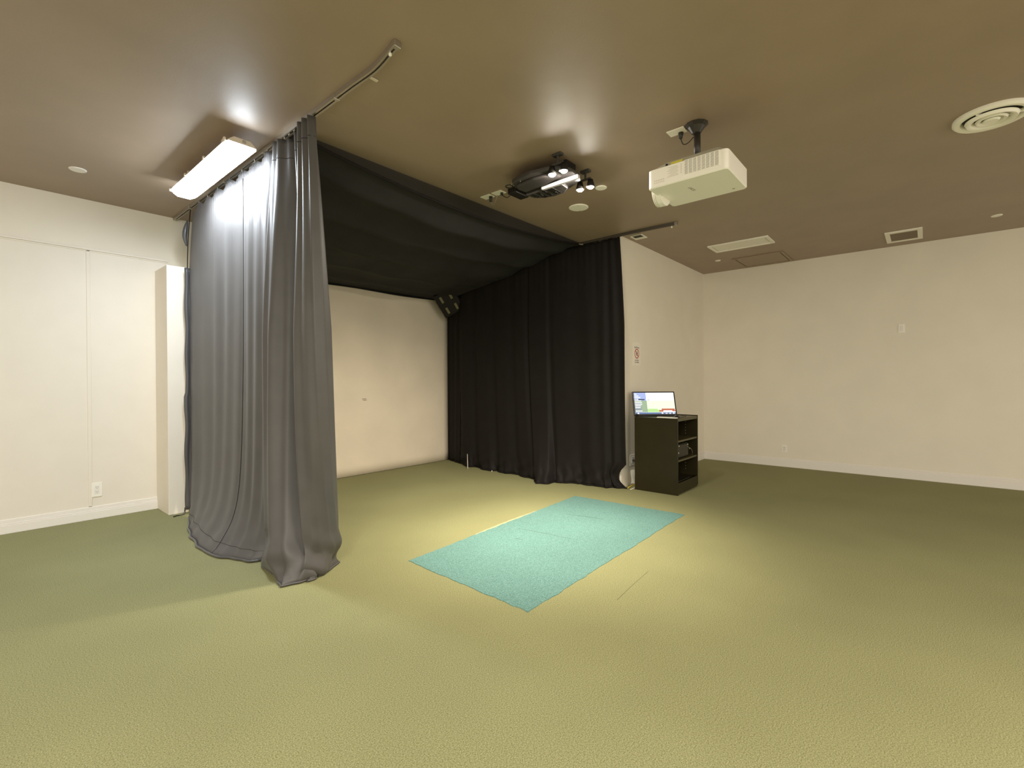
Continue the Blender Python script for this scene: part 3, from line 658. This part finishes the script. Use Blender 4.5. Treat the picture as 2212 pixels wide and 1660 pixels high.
disc('sprinkler_cover', 'white round sprinkler cover above the left panelled wall', 'sprinkler cover', 0.638, 5.060, 0.055, 'white')
disc('sprinkler_cover', 'tiny cream sprinkler cover near the right back ceiling corner', 'sprinkler cover', 7.020, 2.225, 0.036)
disc('sprinkler_cover', 'small cream sprinkler cover near the right edge, beyond the slatted grille', 'sprinkler cover', 7.030, -0.545, 0.045)
t = disc('ceiling_speaker', 'round pale disc seen dimly through the black mesh canopy', 'ceiling speaker', 2.31, 4.26, 0.14)
bm = bmesh.new(); lathe(bm, (1.89, 3.36, CH), [(0, -0.05), (0.018, -0.048), (0.006, -0.035), (0.008, -0.012), (0.03, -0.006), (0.03, -0.0004), (0, -0.0004)], 16)
tag(link('sprinkler', bm, 'chrome', smooth=True), 'small sprinkler head behind the canopy edge near the grey curtain', 'sprinkler')

# unlit recessed light
t = thing('recessed_light', 'long unlit cream troffer light set in the brown ceiling', 'ceiling light', (6.36, 1.745, CH))
rx0, rx1, ry0, ry1 = 6.183, 6.537, 1.400, 2.090
for a, b in (((rx0, ry0), (rx1, ry0 + 0.035)), ((rx0, ry1 - 0.035), (rx1, ry1)), ((rx0, ry0 + 0.035), (rx0 + 0.035, ry1 - 0.035)), ((rx1 - 0.035, ry0 + 0.035), (rx1, ry1 - 0.035))):
    link('frame_rail', BX(((a[0], a[1], CH - 0.018), (b[0], b[1], CH - 0.0003))), 'cream', t, bevel=0.003)
link('diffuser', BX(((rx0 + 0.04, ry0 + 0.045, CH - 0.010), (rx1 - 0.04, ry1 - 0.045, CH - 0.002))), 'plate', t)
# painted-over access panel
t = thing('access_panel', 'brown painted access panel close to the right wall', 'access panel', (7.39, 1.74, CH))
qx0, qx1, qy0, qy1 = 7.07, 7.70, 1.425, 2.055
for a, b in (((qx0, qy0), (qx1, qy0 + 0.03)), ((qx0, qy1 - 0.03), (qx1, qy1)), ((qx0, qy0 + 0.03), (qx0 + 0.03, qy1 - 0.03)), ((qx1 - 0.03, qy0 + 0.03), (qx1, qy1 - 0.03))):
    link('frame_rail', BX(((a[0], a[1], CH - 0.012), (b[0], b[1], CH - 0.0003))), 'brownpanel', t, bevel=0.002)
link('panel_door', BX(((qx0 + 0.04, qy0 + 0.04, CH - 0.008), (qx1 - 0.04, qy1 - 0.04, CH - 0.0004))), 'brownpanel', t)
link('shadow_gap', BX(((qx0 + 0.028, qy0 + 0.028, CH - 0.003), (qx1 - 0.028, qy1 - 0.028, CH - 0.0003))), 'ventdark', t)
# slatted return grille
t = thing('air_grille', 'cream framed air grille with dark slats over the right wall', 'vent', (7.26, 0.20, CH))
hx0, hx1, hy0, hy1 = 6.995, 7.515, 0.036, 0.370
for a, b in (((hx0, hy0), (hx1, hy0 + 0.045)), ((hx0, hy1 - 0.045), (hx1, hy1)), ((hx0, hy0 + 0.045), (hx0 + 0.06, hy1 - 0.045)), ((hx1 - 0.06, hy0 + 0.045), (hx1, hy1 - 0.045))):
    link('frame_rail', BX(((a[0], a[1], CH - 0.016), (b[0], b[1], CH - 0.0003))), 'cream', t, bevel=0.003)
link('backing', BX(((hx0 + 0.05, hy0 + 0.04, CH - 0.002), (hx1 - 0.05, hy1 - 0.04, CH - 0.0003))), 'ventdark', t)
me0 = None
for k in range(22):
    y = hy0 + 0.052 + k * 0.0110
    if me0 is None:
        bm = bmesh.new(); frame_box(bm, (0, 0, 0), Vector((1, 0, 0)), Vector((0, 0.82, -0.57)), Vector((0, 0.57, 0.82)), hx1 - hx0 - 0.12, 0.012, 0.0015)
        o = link('slat', bm, 'brownpanel', t); me0 = o.data
    else:
        o = bpy.data.objects.new('slat', me0); COL.objects.link(o); o.parent = t; o.matrix_parent_inverse = parent_inv(t)
    o.location = ((hx0 + hx1) / 2, y, CH - 0.009)
# small vent over the black curtain
t = thing('small_vent', 'small cream vent with a dark opening beside the dark curtain track', 'vent', (5.23, 2.55, CH))
vx0, vx1, vy0, vy1 = 5.155, 5.315, 2.480, 2.625
for a, b in (((vx0, vy0), (vx1, vy0 + 0.014)), ((vx0, vy1 - 0.018), (vx1, vy1)), ((vx1 - 0.032, vy0 + 0.014), (vx1, vy1 - 0.018)), ((vx0, vy0 + 0.014), (vx0 + 0.006, vy1 - 0.018))):
    link('frame_rail', BX(((a[0], a[1], CH - 0.010), (b[0], b[1], CH - 0.0003))), 'cream', t, bevel=0.002)
link('opening', BX(((vx0 + 0.004, vy0 + 0.01, CH - 0.003), (vx1 - 0.03, vy1 - 0.012, CH - 0.0003))), 'ventdark', t)
link('blade', BX(((vx1 - 0.052, vy0 + 0.014, CH - 0.009), (vx1 - 0.040, vy1 - 0.018, CH - 0.002))), 'cream', t)
# round air diffuser
t = thing('air_diffuser', 'round cream air diffuser with stepped rings at the right frame edge', 'vent', (4.32, -0.313, CH))
dc = (4.335, -0.313, CH)
def annulus(r0, r1, z0, z1, name, th=0.006):
    bm = bmesh.new()
    pr = [(r0, z0), (r1, z1), (r1, z1 - th), (r0, z0 - th), (r0, z0)]; n = 64
    lathe(bm, dc, pr[:-1], n)
    # close the inner side
    return link(name, bm, 'cream', t, smooth=False)
def ringmesh(name, prof, mt='cream'):
    bm = bmesh.new(); n = 64; rings = []
    for r, h in prof: rings.append([bm.verts.new((dc[0] + r * math.cos(2 * PI * k / n), dc[1] + r * math.sin(2 * PI * k / n), CH + h)) for k in range(n)])
    L = len(rings)
    for i in range(L):
        for k in range(n): bm.faces.new((rings[i][k], rings[i][(k + 1) % n], rings[(i + 1) % L][(k + 1) % n], rings[(i + 1) % L][k]))
    return link(name, bm, mt, t, smooth=True, bevel=0.001)
ringmesh('outer_ring', [(0.188, -0.0004), (0.188, -0.018), (0.176, -0.030), (0.150, -0.026), (0.138, -0.004), (0.138, -0.0004)])
ringmesh('middle_ring', [(0.128, -0.024), (0.118, -0.044), (0.100, -0.040), (0.082, -0.014), (0.088, -0.012), (0.112, -0.026)])
ringmesh('inner_ring', [(0.078, -0.030), (0.070, -0.042), (0.058, -0.038), (0.046, -0.020), (0.052, -0.018), (0.066, -0.028)])
bm = bmesh.new(); lathe(bm, dc, [(0, -0.044), (0.034, -0.044), (0.042, -0.034), (0.036, -0.028), (0, -0.028)], 48); link('centre_cap', bm, 'cream', t)
bm = bmesh.new(); lathe(bm, dc, [(0, -0.002), (0.140, -0.002), (0.140, -0.0006), (0, -0.0006)], 48); link('throat', bm, 'ventdark', t)
for k in range(3):
    a = 0.5 + 2 * PI * k / 3
    bm = bmesh.new(); frame_box(bm, (dc[0] + 0.085 * math.cos(a), dc[1] + 0.085 * math.sin(a), CH - 0.020), Vector((math.cos(a), math.sin(a), 0)), Vector((-math.sin(a), math.cos(a), 0)), Vector((0, 0, 1)), 0.13, 0.006, 0.02); link('spoke', bm, 'cream', t)
# paint patches where a fitting was removed
tag(link('bracket_tab', BX(((1.505, 2.318, CH - 0.006), (1.555, 2.338, CH - 0.0003))), 'fixture', bevel=0.002), 'short bare metal tab on the ceiling beside the bent track', 'bracket')

# ------------------------------------------------------------------ wall outlets
def wall_outlet(label, c, ex, n, w_=0.072, h_=0.116, cat='outlet', name='wall_outlet', face=True, sw=False):
    t = thing(name, label, cat, c); ez = Vector((0, 0, 1)); c = Vector(c)
    bm = bmesh.new(); frame_box(bm, c + n * 0.003, ex, ez, n, w_, h_, 0.006); link('plate', bm, 'plate', t, bevel=0.002)
    if sw:
        bm = bmesh.new(); frame_box(bm, c + n * 0.0085, ex, ez, n, w_ * 0.45, h_ * 0.58, 0.005); link('rocker', bm, 'white', t, bevel=0.002)
        bm = bmesh.new(); frame_box(bm, c + n * 0.0032, ex, ez, n, w_ * 0.52, h_ * 0.64, 0.001); link('rocker_gap', bm, 'print', t)
        return t
    bm = bmesh.new(); frame_box(bm, c + n * 0.007, ex, ez, n, w_ * 0.48, h_ * 0.60, 0.003); f = link('socket', bm, 'white', t, bevel=0.0015)
    for s in (-1, 1):
        for q in (-1, 1):
            bm = bmesh.new(); frame_box(bm, c + n * 0.0088 + ez * (s * h_ * 0.16 + 0.004) + ex * (q * 0.007), ex, ez, n, 0.0022, 0.009, 0.0008); link('slot', bm, 'ink', f)
        bm = bmesh.new(); frame_box(bm, c + n * 0.0088 + ez * (s * h_ * 0.16 - 0.008), ex, ez, n, 0.004, 0.004, 0.0008); link('slot', bm, 'ink', f)
    return t
wall_outlet('cream wall outlet low on the left panelled wall', (0.842, YB - 0.004, 0.268), Vector((1, 0, 0)), Vector((0, -1, 0)), 0.074, 0.130)
wall_outlet('pale wall outlet low on the right wall above its baseboard', (XR, 1.552, 0.258), Vector((0, -1, 0)), Vector((-1, 0, 0)), 0.068, 0.104)
wall_outlet('pale rocker switch plate high on the right wall', (XR, 0.240, 1.890), Vector((0, -1, 0)), Vector((-1, 0, 0)), 0.066, 0.112, 'switch', 'wall_switch', sw=True)
t = wall_outlet('double wall outlet partly hidden behind the dark cabinet', (5.325, YC, 0.295), Vector((1, 0, 0)), Vector((0, -1, 0)), 0.135, 0.130)
bm = bmesh.new(); tube(bm, curve_pts([(5.31, YC - 0.012, 0.30), (5.33, YC - 0.05, 0.27), (5.36, YC - 0.07, 0.20), (5.36, YC - 0.05, 0.10)], 6), [0.012] * 6 + [0.006] * 13, 8); link('plug', bm, 'mountblack', t, smooth=True)

# ------------------------------------------------------------------ sign
t = thing('paper_sign', 'white paper sign with a red no-food symbol on the wall', 'sign', (5.448, YC, 1.572))
bm = bmesh.new(); frame_box(bm, (5.448, YC - 0.002, 1.574), Vector((1, 0, 0.0)), Vector((0, 0, 1)), Vector((0, -1, 0)), 0.208, 0.282, 0.0022); link('sheet', bm, 'paper', t)
X_ = Vector((1, 0, 0)); Z_ = Vector((0, 0, 1)); ys = YC - 0.0038
text_mesh('lettering', 'Golf Room', 0.030, (5.448, ys, 1.655), X_, Z_, 'ink', t, 0.0003)
text_mesh('lettering', 'NO FOOD', 0.022, (5.448, ys, 1.497), X_, Z_, 'ink', t, 0.0003)
text_mesh('lettering', 'NO DRINK', 0.022, (5.448, ys, 1.473), X_, Z_, 'ink', t, 0.0003)
bm = bmesh.new(); n = 40; R0, R1 = 0.048, 0.060; rg = [[bm.verts.new((5.448 + r * math.cos(2 * PI * k / n), y, 1.580 + r * math.sin(2 * PI * k / n))) for k in range(n)] for r, y in ((R0, ys), (R1, ys), (R1, ys + 0.001), (R0, ys + 0.001))]
for i in range(4):
    for k in range(n): bm.faces.new((rg[i][k], rg[i][(k + 1) % n], rg[(i + 1) % 4][(k + 1) % n], rg[(i + 1) % 4][k]))
link('red_ring', bm, 'red', t)
bm = bmesh.new(); frame_box(bm, (5.448, ys, 1.58), Vector((0.72, 0, -0.70)), Vector((0.70, 0, 0.72)), Vector((0, -1, 0)), 0.10, 0.011, 0.0012); link('slash', bm, 'red', t)
bm = bmesh.new(); box(bm, (5.452, ys, 1.555), (5.468, ys + 0.001, 1.595)); box(bm, (5.456, ys, 1.595), (5.464, ys + 0.001, 1.612)); link('bottle_symbol', bm, 'ink', t)
bm = bmesh.new(); prism(bm, [(0, 0)] * 0 or [(5.424, ys), (5.444, ys), (5.444, ys + 0.001), (5.424, ys + 0.001)], 1.555, 1.584); link('cup_symbol', bm, 'print', t)
link('tape', BX(((5.43, YC - 0.0042, 1.706), (5.47, YC - 0.0032, 1.722))), 'plate', t)

# ------------------------------------------------------------------ cabinet
cb = thing('cabinet', 'dark brown open-shelf cabinet standing before the back wall', 'cabinet', (5.38, 2.29, 0))
cx0, cx1, cy0, cy1, cz = 5.088, 5.695, 2.036, 2.540, 0.835
link('side_panel', BX(((cx0, cy0, 0.0), (cx0 + 0.018, cy1, cz))), 'cab', cb, bevel=0.002)
link('side_panel', BX(((cx1 - 0.018, cy0, 0.030), (cx1, cy1, cz + 0.008))), 'cab', cb, bevel=0.002)
link('top', BX(((cx0 + 0.018, cy0 + 0.004, cz - 0.034), (cx1 - 0.018, cy1, cz))), 'cabedge', cb, bevel=0.002)
link('back_panel', BX(((cx0 + 0.018, cy1 - 0.014, 0.06), (cx1 - 0.018, cy1, cz + 0.03))), 'cab', cb)
for z in (0.572, 0.358): link('shelf', BX(((cx0 + 0.018, cy0 + 0.008, z), (cx1 - 0.018, cy1 - 0.016, z + 0.020))), 'cabedge', cb, bevel=0.0015)
link('bottom_board', BX(((cx0 + 0.018, cy0 + 0.006, 0.115), (cx1 - 0.018, cy1 - 0.016, 0.133))), 'cab', cb)
link('plinth', BX(((cx0 + 0.018, cy0 + 0.002, 0.014), (cx1 - 0.018, cy0 + 0.02, 0.133))), 'cab', cb)
for z in (0.62, 0.655, 0.69, 0.725, 0.76, 0.20, 0.235, 0.27):
    bm = bmesh.new(); lathe(bm, (cx1 - 0.0185, cy0 + 0.14, z), [(0, -0.001), (0.0035, -0.001), (0.0035, 0.001), (0, 0.001)], 10, 'x'); link('peg_hole', bm, 'print', cb)
for (x, y) in ((cx1 - 0.10, cy0 + 0.10), (cx1 - 0.10, cy1 - 0.07), (cx0 + 0.08, cy1 - 0.07), (cx0 + 0.08, cy0 + 0.10)):
    bm = bmesh.new(); lathe(bm, (x, y, 0.024), [(0, -0.012), (0.022, -0.012), (0.0235, 0), (0.022, 0.012), (0, 0.012)], 20, 'x'); link('caster', bm, 'blackplastic', cb)
# case on the middle shelf
ec = thing('equipment_case', 'dark rounded equipment case with chrome latches on the middle shelf', 'case', (5.30, 2.15, 0.378))
bm = bmesh.new(); box(bm, (5.135, 2.075, 0.379), (5.520, 2.33, 0.545)); link('body', bm, 'case', ec, bevel=0.03, seg=4)
bm = bmesh.new(); box(bm, (5.150, 2.068, 0.395), (5.47, 2.082, 0.530)); link('front_panel', bm, 'case', ec, bevel=0.006)
for x, z in ((5.185, 0.516), (5.44, 0.512), (5.175, 0.44), (5.495, 0.46)):
    link('latch', BX(((x, 2.060, z), (x + 0.014, 2.072, z + 0.018))), 'chrome', ec, bevel=0.003)
bm = bmesh.new(); tube(bm, curve_pts([(5.44, 2.072, 0.50), (5.52, 2.05, 0.46), (5.58, 2.06, 0.40), (5.60, 2.08, 0.3785)], 6), 0.003, 6); link('cord', bm, 'steel', ec, smooth=True)
bm = bmesh.new(); prism(bm, [(5.12, 2.06), (5.50, 2.06), (5.50, 2.30), (5.12, 2.30)], 0.1332, 0.142)
tag(link('folder', bm, 'case'), 'flat dark folder lying on the bottom board of the cabinet', 'folder')

# ------------------------------------------------------------------ monitor
mn = thing('monitor', 'lit touch monitor standing on the cabinet top', 'monitor', (5.30, 2.37, cz))
er = Vector((0.65379, -0.75666, 0)).normalized(); fw = Vector((0.75666, 0.65379, 0)); lean = 0.36
eu = (Vector((0, 0, 1)) * math.cos(lean) + fw * math.sin(lean)).normalized(); en = -(er.cross(eu)).normalized()
if en.dot(fw) > 0: en = -en
MW, MH = 0.500, 0.300
mc = Vector((5.108, 2.548, 0.838)) * 0.5 + Vector((5.467, 2.186, 0.838)) * 0.5 + eu * (MH / 2 + 0.004) + Vector((-0.004, 0.002, 0))
bm = bmesh.new(); frame_box(bm, mc - en * 0.012, er, eu, en, MW, MH, 0.024); link('bezel', bm, 'blackplastic', mn, bevel=0.010, seg=3)
def scr(name, u0, u1, v0, v1, mt, lift):
    """flat patch of the displayed picture; u,v in 0..1 of the screen, v up"""
    sw, sh = MW - 0.034, MH - 0.040
    c = mc + er * ((u0 + u1) / 2 - 0.5) * sw + eu * (((v0 + v1) / 2 - 0.5) * sh + 0.003) + en * (0.0006 + lift * 0.0004)
    bm = bmesh.new(); frame_box(bm, c, er, eu, en, (u1 - u0) * sw, (v1 - v0) * sh, 0.0006); return bm
dp = link('display', scr('d', 0, 1, 0, 1, 'e_white', 0), 'e_white', mn)
def dsp(name, *a): return link(name, scr(name, *a), a[4], dp)
dsp('menu_panel', 0, 0.30, 0.62, 1, 'e_sky', 1); dsp('menu_panel', 0, 0.31, 0.08, 0.62, 'e_green', 1); dsp('menu_panel', 0, 0.16, 0.08, 0.52, 'e_grey', 2)
dsp('pale_grass', 0.31, 1, 0.20, 0.62, 'e_pale', 1); dsp('grass', 0.31, 0.62, 0.08, 0.20, 'e_grass', 1); dsp('grass', 0.31, 0.56, 0.20, 0.24, 'e_grass', 2)
dsp('tree_line', 0.10, 0.26, 0.645, 0.70, 'e_tree', 3); dsp('tree_line', 0.01, 0.07, 0.65, 0.72, 'e_tree', 3); dsp('tree_line', 0.33, 0.37, 0.64, 0.67, 'e_grey', 3); dsp('tree_line', 0.70, 0.98, 0.65, 0.665, 'e_sky', 3)
dsp('flower_bed', 0.60, 0.70, 0.10, 0.18, 'e_red', 3); dsp('flower_bed', 0.66, 0.99, 0.165, 0.245, 'e_red', 3); dsp('flower_bed', 0.92, 1.0, 0.12, 0.17, 'e_red', 3)
dsp('task_bar', 0, 1, 0, 0.07, 'e_bar', 4)
for k, (v, u) in enumerate(((0.93, 0.055), (0.85, 0.10), (0.77, 0.145), (0.69, 0.09), (0.615, 0.16), (0.535, 0.17), (0.455, 0.175), (0.375, 0.14), (0.295, 0.125), (0.135, 0.165))):
    dsp('menu_line', 0.012, 0.012 + u, v - 0.017, v + 0.017, 'e_white', 5)
for u in (0.07, 0.67, 0.77, 0.86, 0.95): dsp('icon', u - 0.022, u + 0.022, 0.004, 0.034, 'e_white', 6)
for u in (0.07, 0.67, 0.95): dsp('icon', u - 0.009, u + 0.009, 0.034, 0.060, 'e_white', 6)
bm = bmesh.new(); pb = mc + fw * 0.07; box(bm, (5.33, 2.36, cz), (5.50, 2.50, cz + 0.012)); frame_box(bm, (5.375, 2.43, cz + 0.07), er, Vector((0, 0, 1)), fw, 0.10, 0.14, 0.012); link('stand', bm, 'blackplastic', mn, bevel=0.003)
# keyboard and mouse
kb = thing('keyboard', 'pale keyboard edge lying under the front of the monitor', 'keyboard', (5.12, 2.17, cz))
link('base', BX(((5.090, 2.052, cz + 0.0005), (5.155, 2.275, cz + 0.010))), 'plate', kb, bevel=0.003)
bm = bmesh.new()
for i in range(3):
    for j in range(14): box(bm, (5.098 + i * 0.017, 2.060 + j * 0.015, cz + 0.010), (5.111 + i * 0.017, 2.072 + j * 0.015, cz + 0.014))
o = link('keys', bm, 'print', kb); o['kind'] = 'stuff'
ms = thing('mouse', 'rounded black computer mouse at the corner of the cabinet top', 'mouse', (5.20, 2.075, cz))
bm = bmesh.new(); bmesh.ops.create_uvsphere(bm, u_segments=24, v_segments=12, radius=1)
for v in bm.verts:
    v.co = Vector((5.17 + v.co.x * 0.052, 2.078 + v.co.y * 0.032, cz + 0.001 + max(v.co.z, 0) * 0.034))
link('body', bm, 'blackplastic', ms, smooth=True)
bm = bmesh.new(); lathe(bm, (5.145, 2.078, cz + 0.030), [(0, -0.003), (0.006, -0.003), (0.006, 0.003), (0, 0.003)], 12, 'y'); link('scroll_wheel', bm, 'chrome', ms)
bm = bmesh.new(); tube(bm, curve_pts([(5.22, 2.078, cz + 0.006), (5.35, 2.07, cz + 0.004), (5.50, 2.10, cz + 0.004), (5.60, 2.20, cz + 0.004)], 6), 0.0025, 6); link('cord', bm, 'mountblack', ms, smooth=True)

# ------------------------------------------------------------------ loose cords and bits
bm = bmesh.new(); tube(bm, curve_pts([(5.035, 2.60, 0.012), (5.10, 2.62, 0.010), (5.20, 2.635, 0.012), (5.30, 2.64, 0.010)], 6), 0.005, 8)
tag(link('extension_cord', bm, 'yellowcord', smooth=True), 'yellow cord on the floor between black curtain and cabinet', 'cord')
bm = bmesh.new(); tube(bm, curve_pts([(5.02, 2.56, 0.006), (5.12, 2.565, 0.006), (5.25, 2.57, 0.006), (5.36, 2.60, 0.03), (5.34, 2.64, 0.11), (5.29, 2.65, 0.07), (5.27, 2.64, 0.02)], 6), 0.005, 8)
tag(link('network_cable', bm, 'paper', smooth=True), 'thin white cable running along the floor behind the cabinet', 'cord')
# crumpled clear bag
bm = bmesh.new(); g = []
for i in range(13):
    for_ = []
    for j in range(13):
        a = i / 12; b = j / 12
        for_.append(bm.verts.new((5.23 + a * 0.20, 2.660 - 0.025 * math.sin(PI * a) - 0.006 * math.sin(a * 7 + b * 5), 0.022 + b * 0.16 + 0.008 * math.sin(a * 11))))
    g.append(for_)
for i in range(12):
    for j in range(12): bm.faces.new((g[i][j], g[i + 1][j], g[i + 1][j + 1], g[i][j + 1]))
o = tag(link('paper_bag', bm, 'plate'), 'crumpled pale bag against the baseboard behind the cabinet', 'bag'); md = o.modifiers.new('t', 'SOLIDIFY'); md.thickness = 0.002
# alignment stick leaning at the curtain foot
gs = thing('alignment_stick', 'thin white stick leaning at the foot of the black curtain', 'stick', (4.72, 4.93, 0))
bm = bmesh.new(); tube(bm, [(4.735, 4.930, 0.004), (4.845, 5.05, 0.195)], 0.0045, 8); link('shaft', bm, 'paper', gs, smooth=True)
bm = bmesh.new(); tube(bm, [(4.732, 4.927, 0.003), (4.741, 4.937, 0.018)], 0.0065, 8); link('tip', bm, 'print', gs, smooth=True)
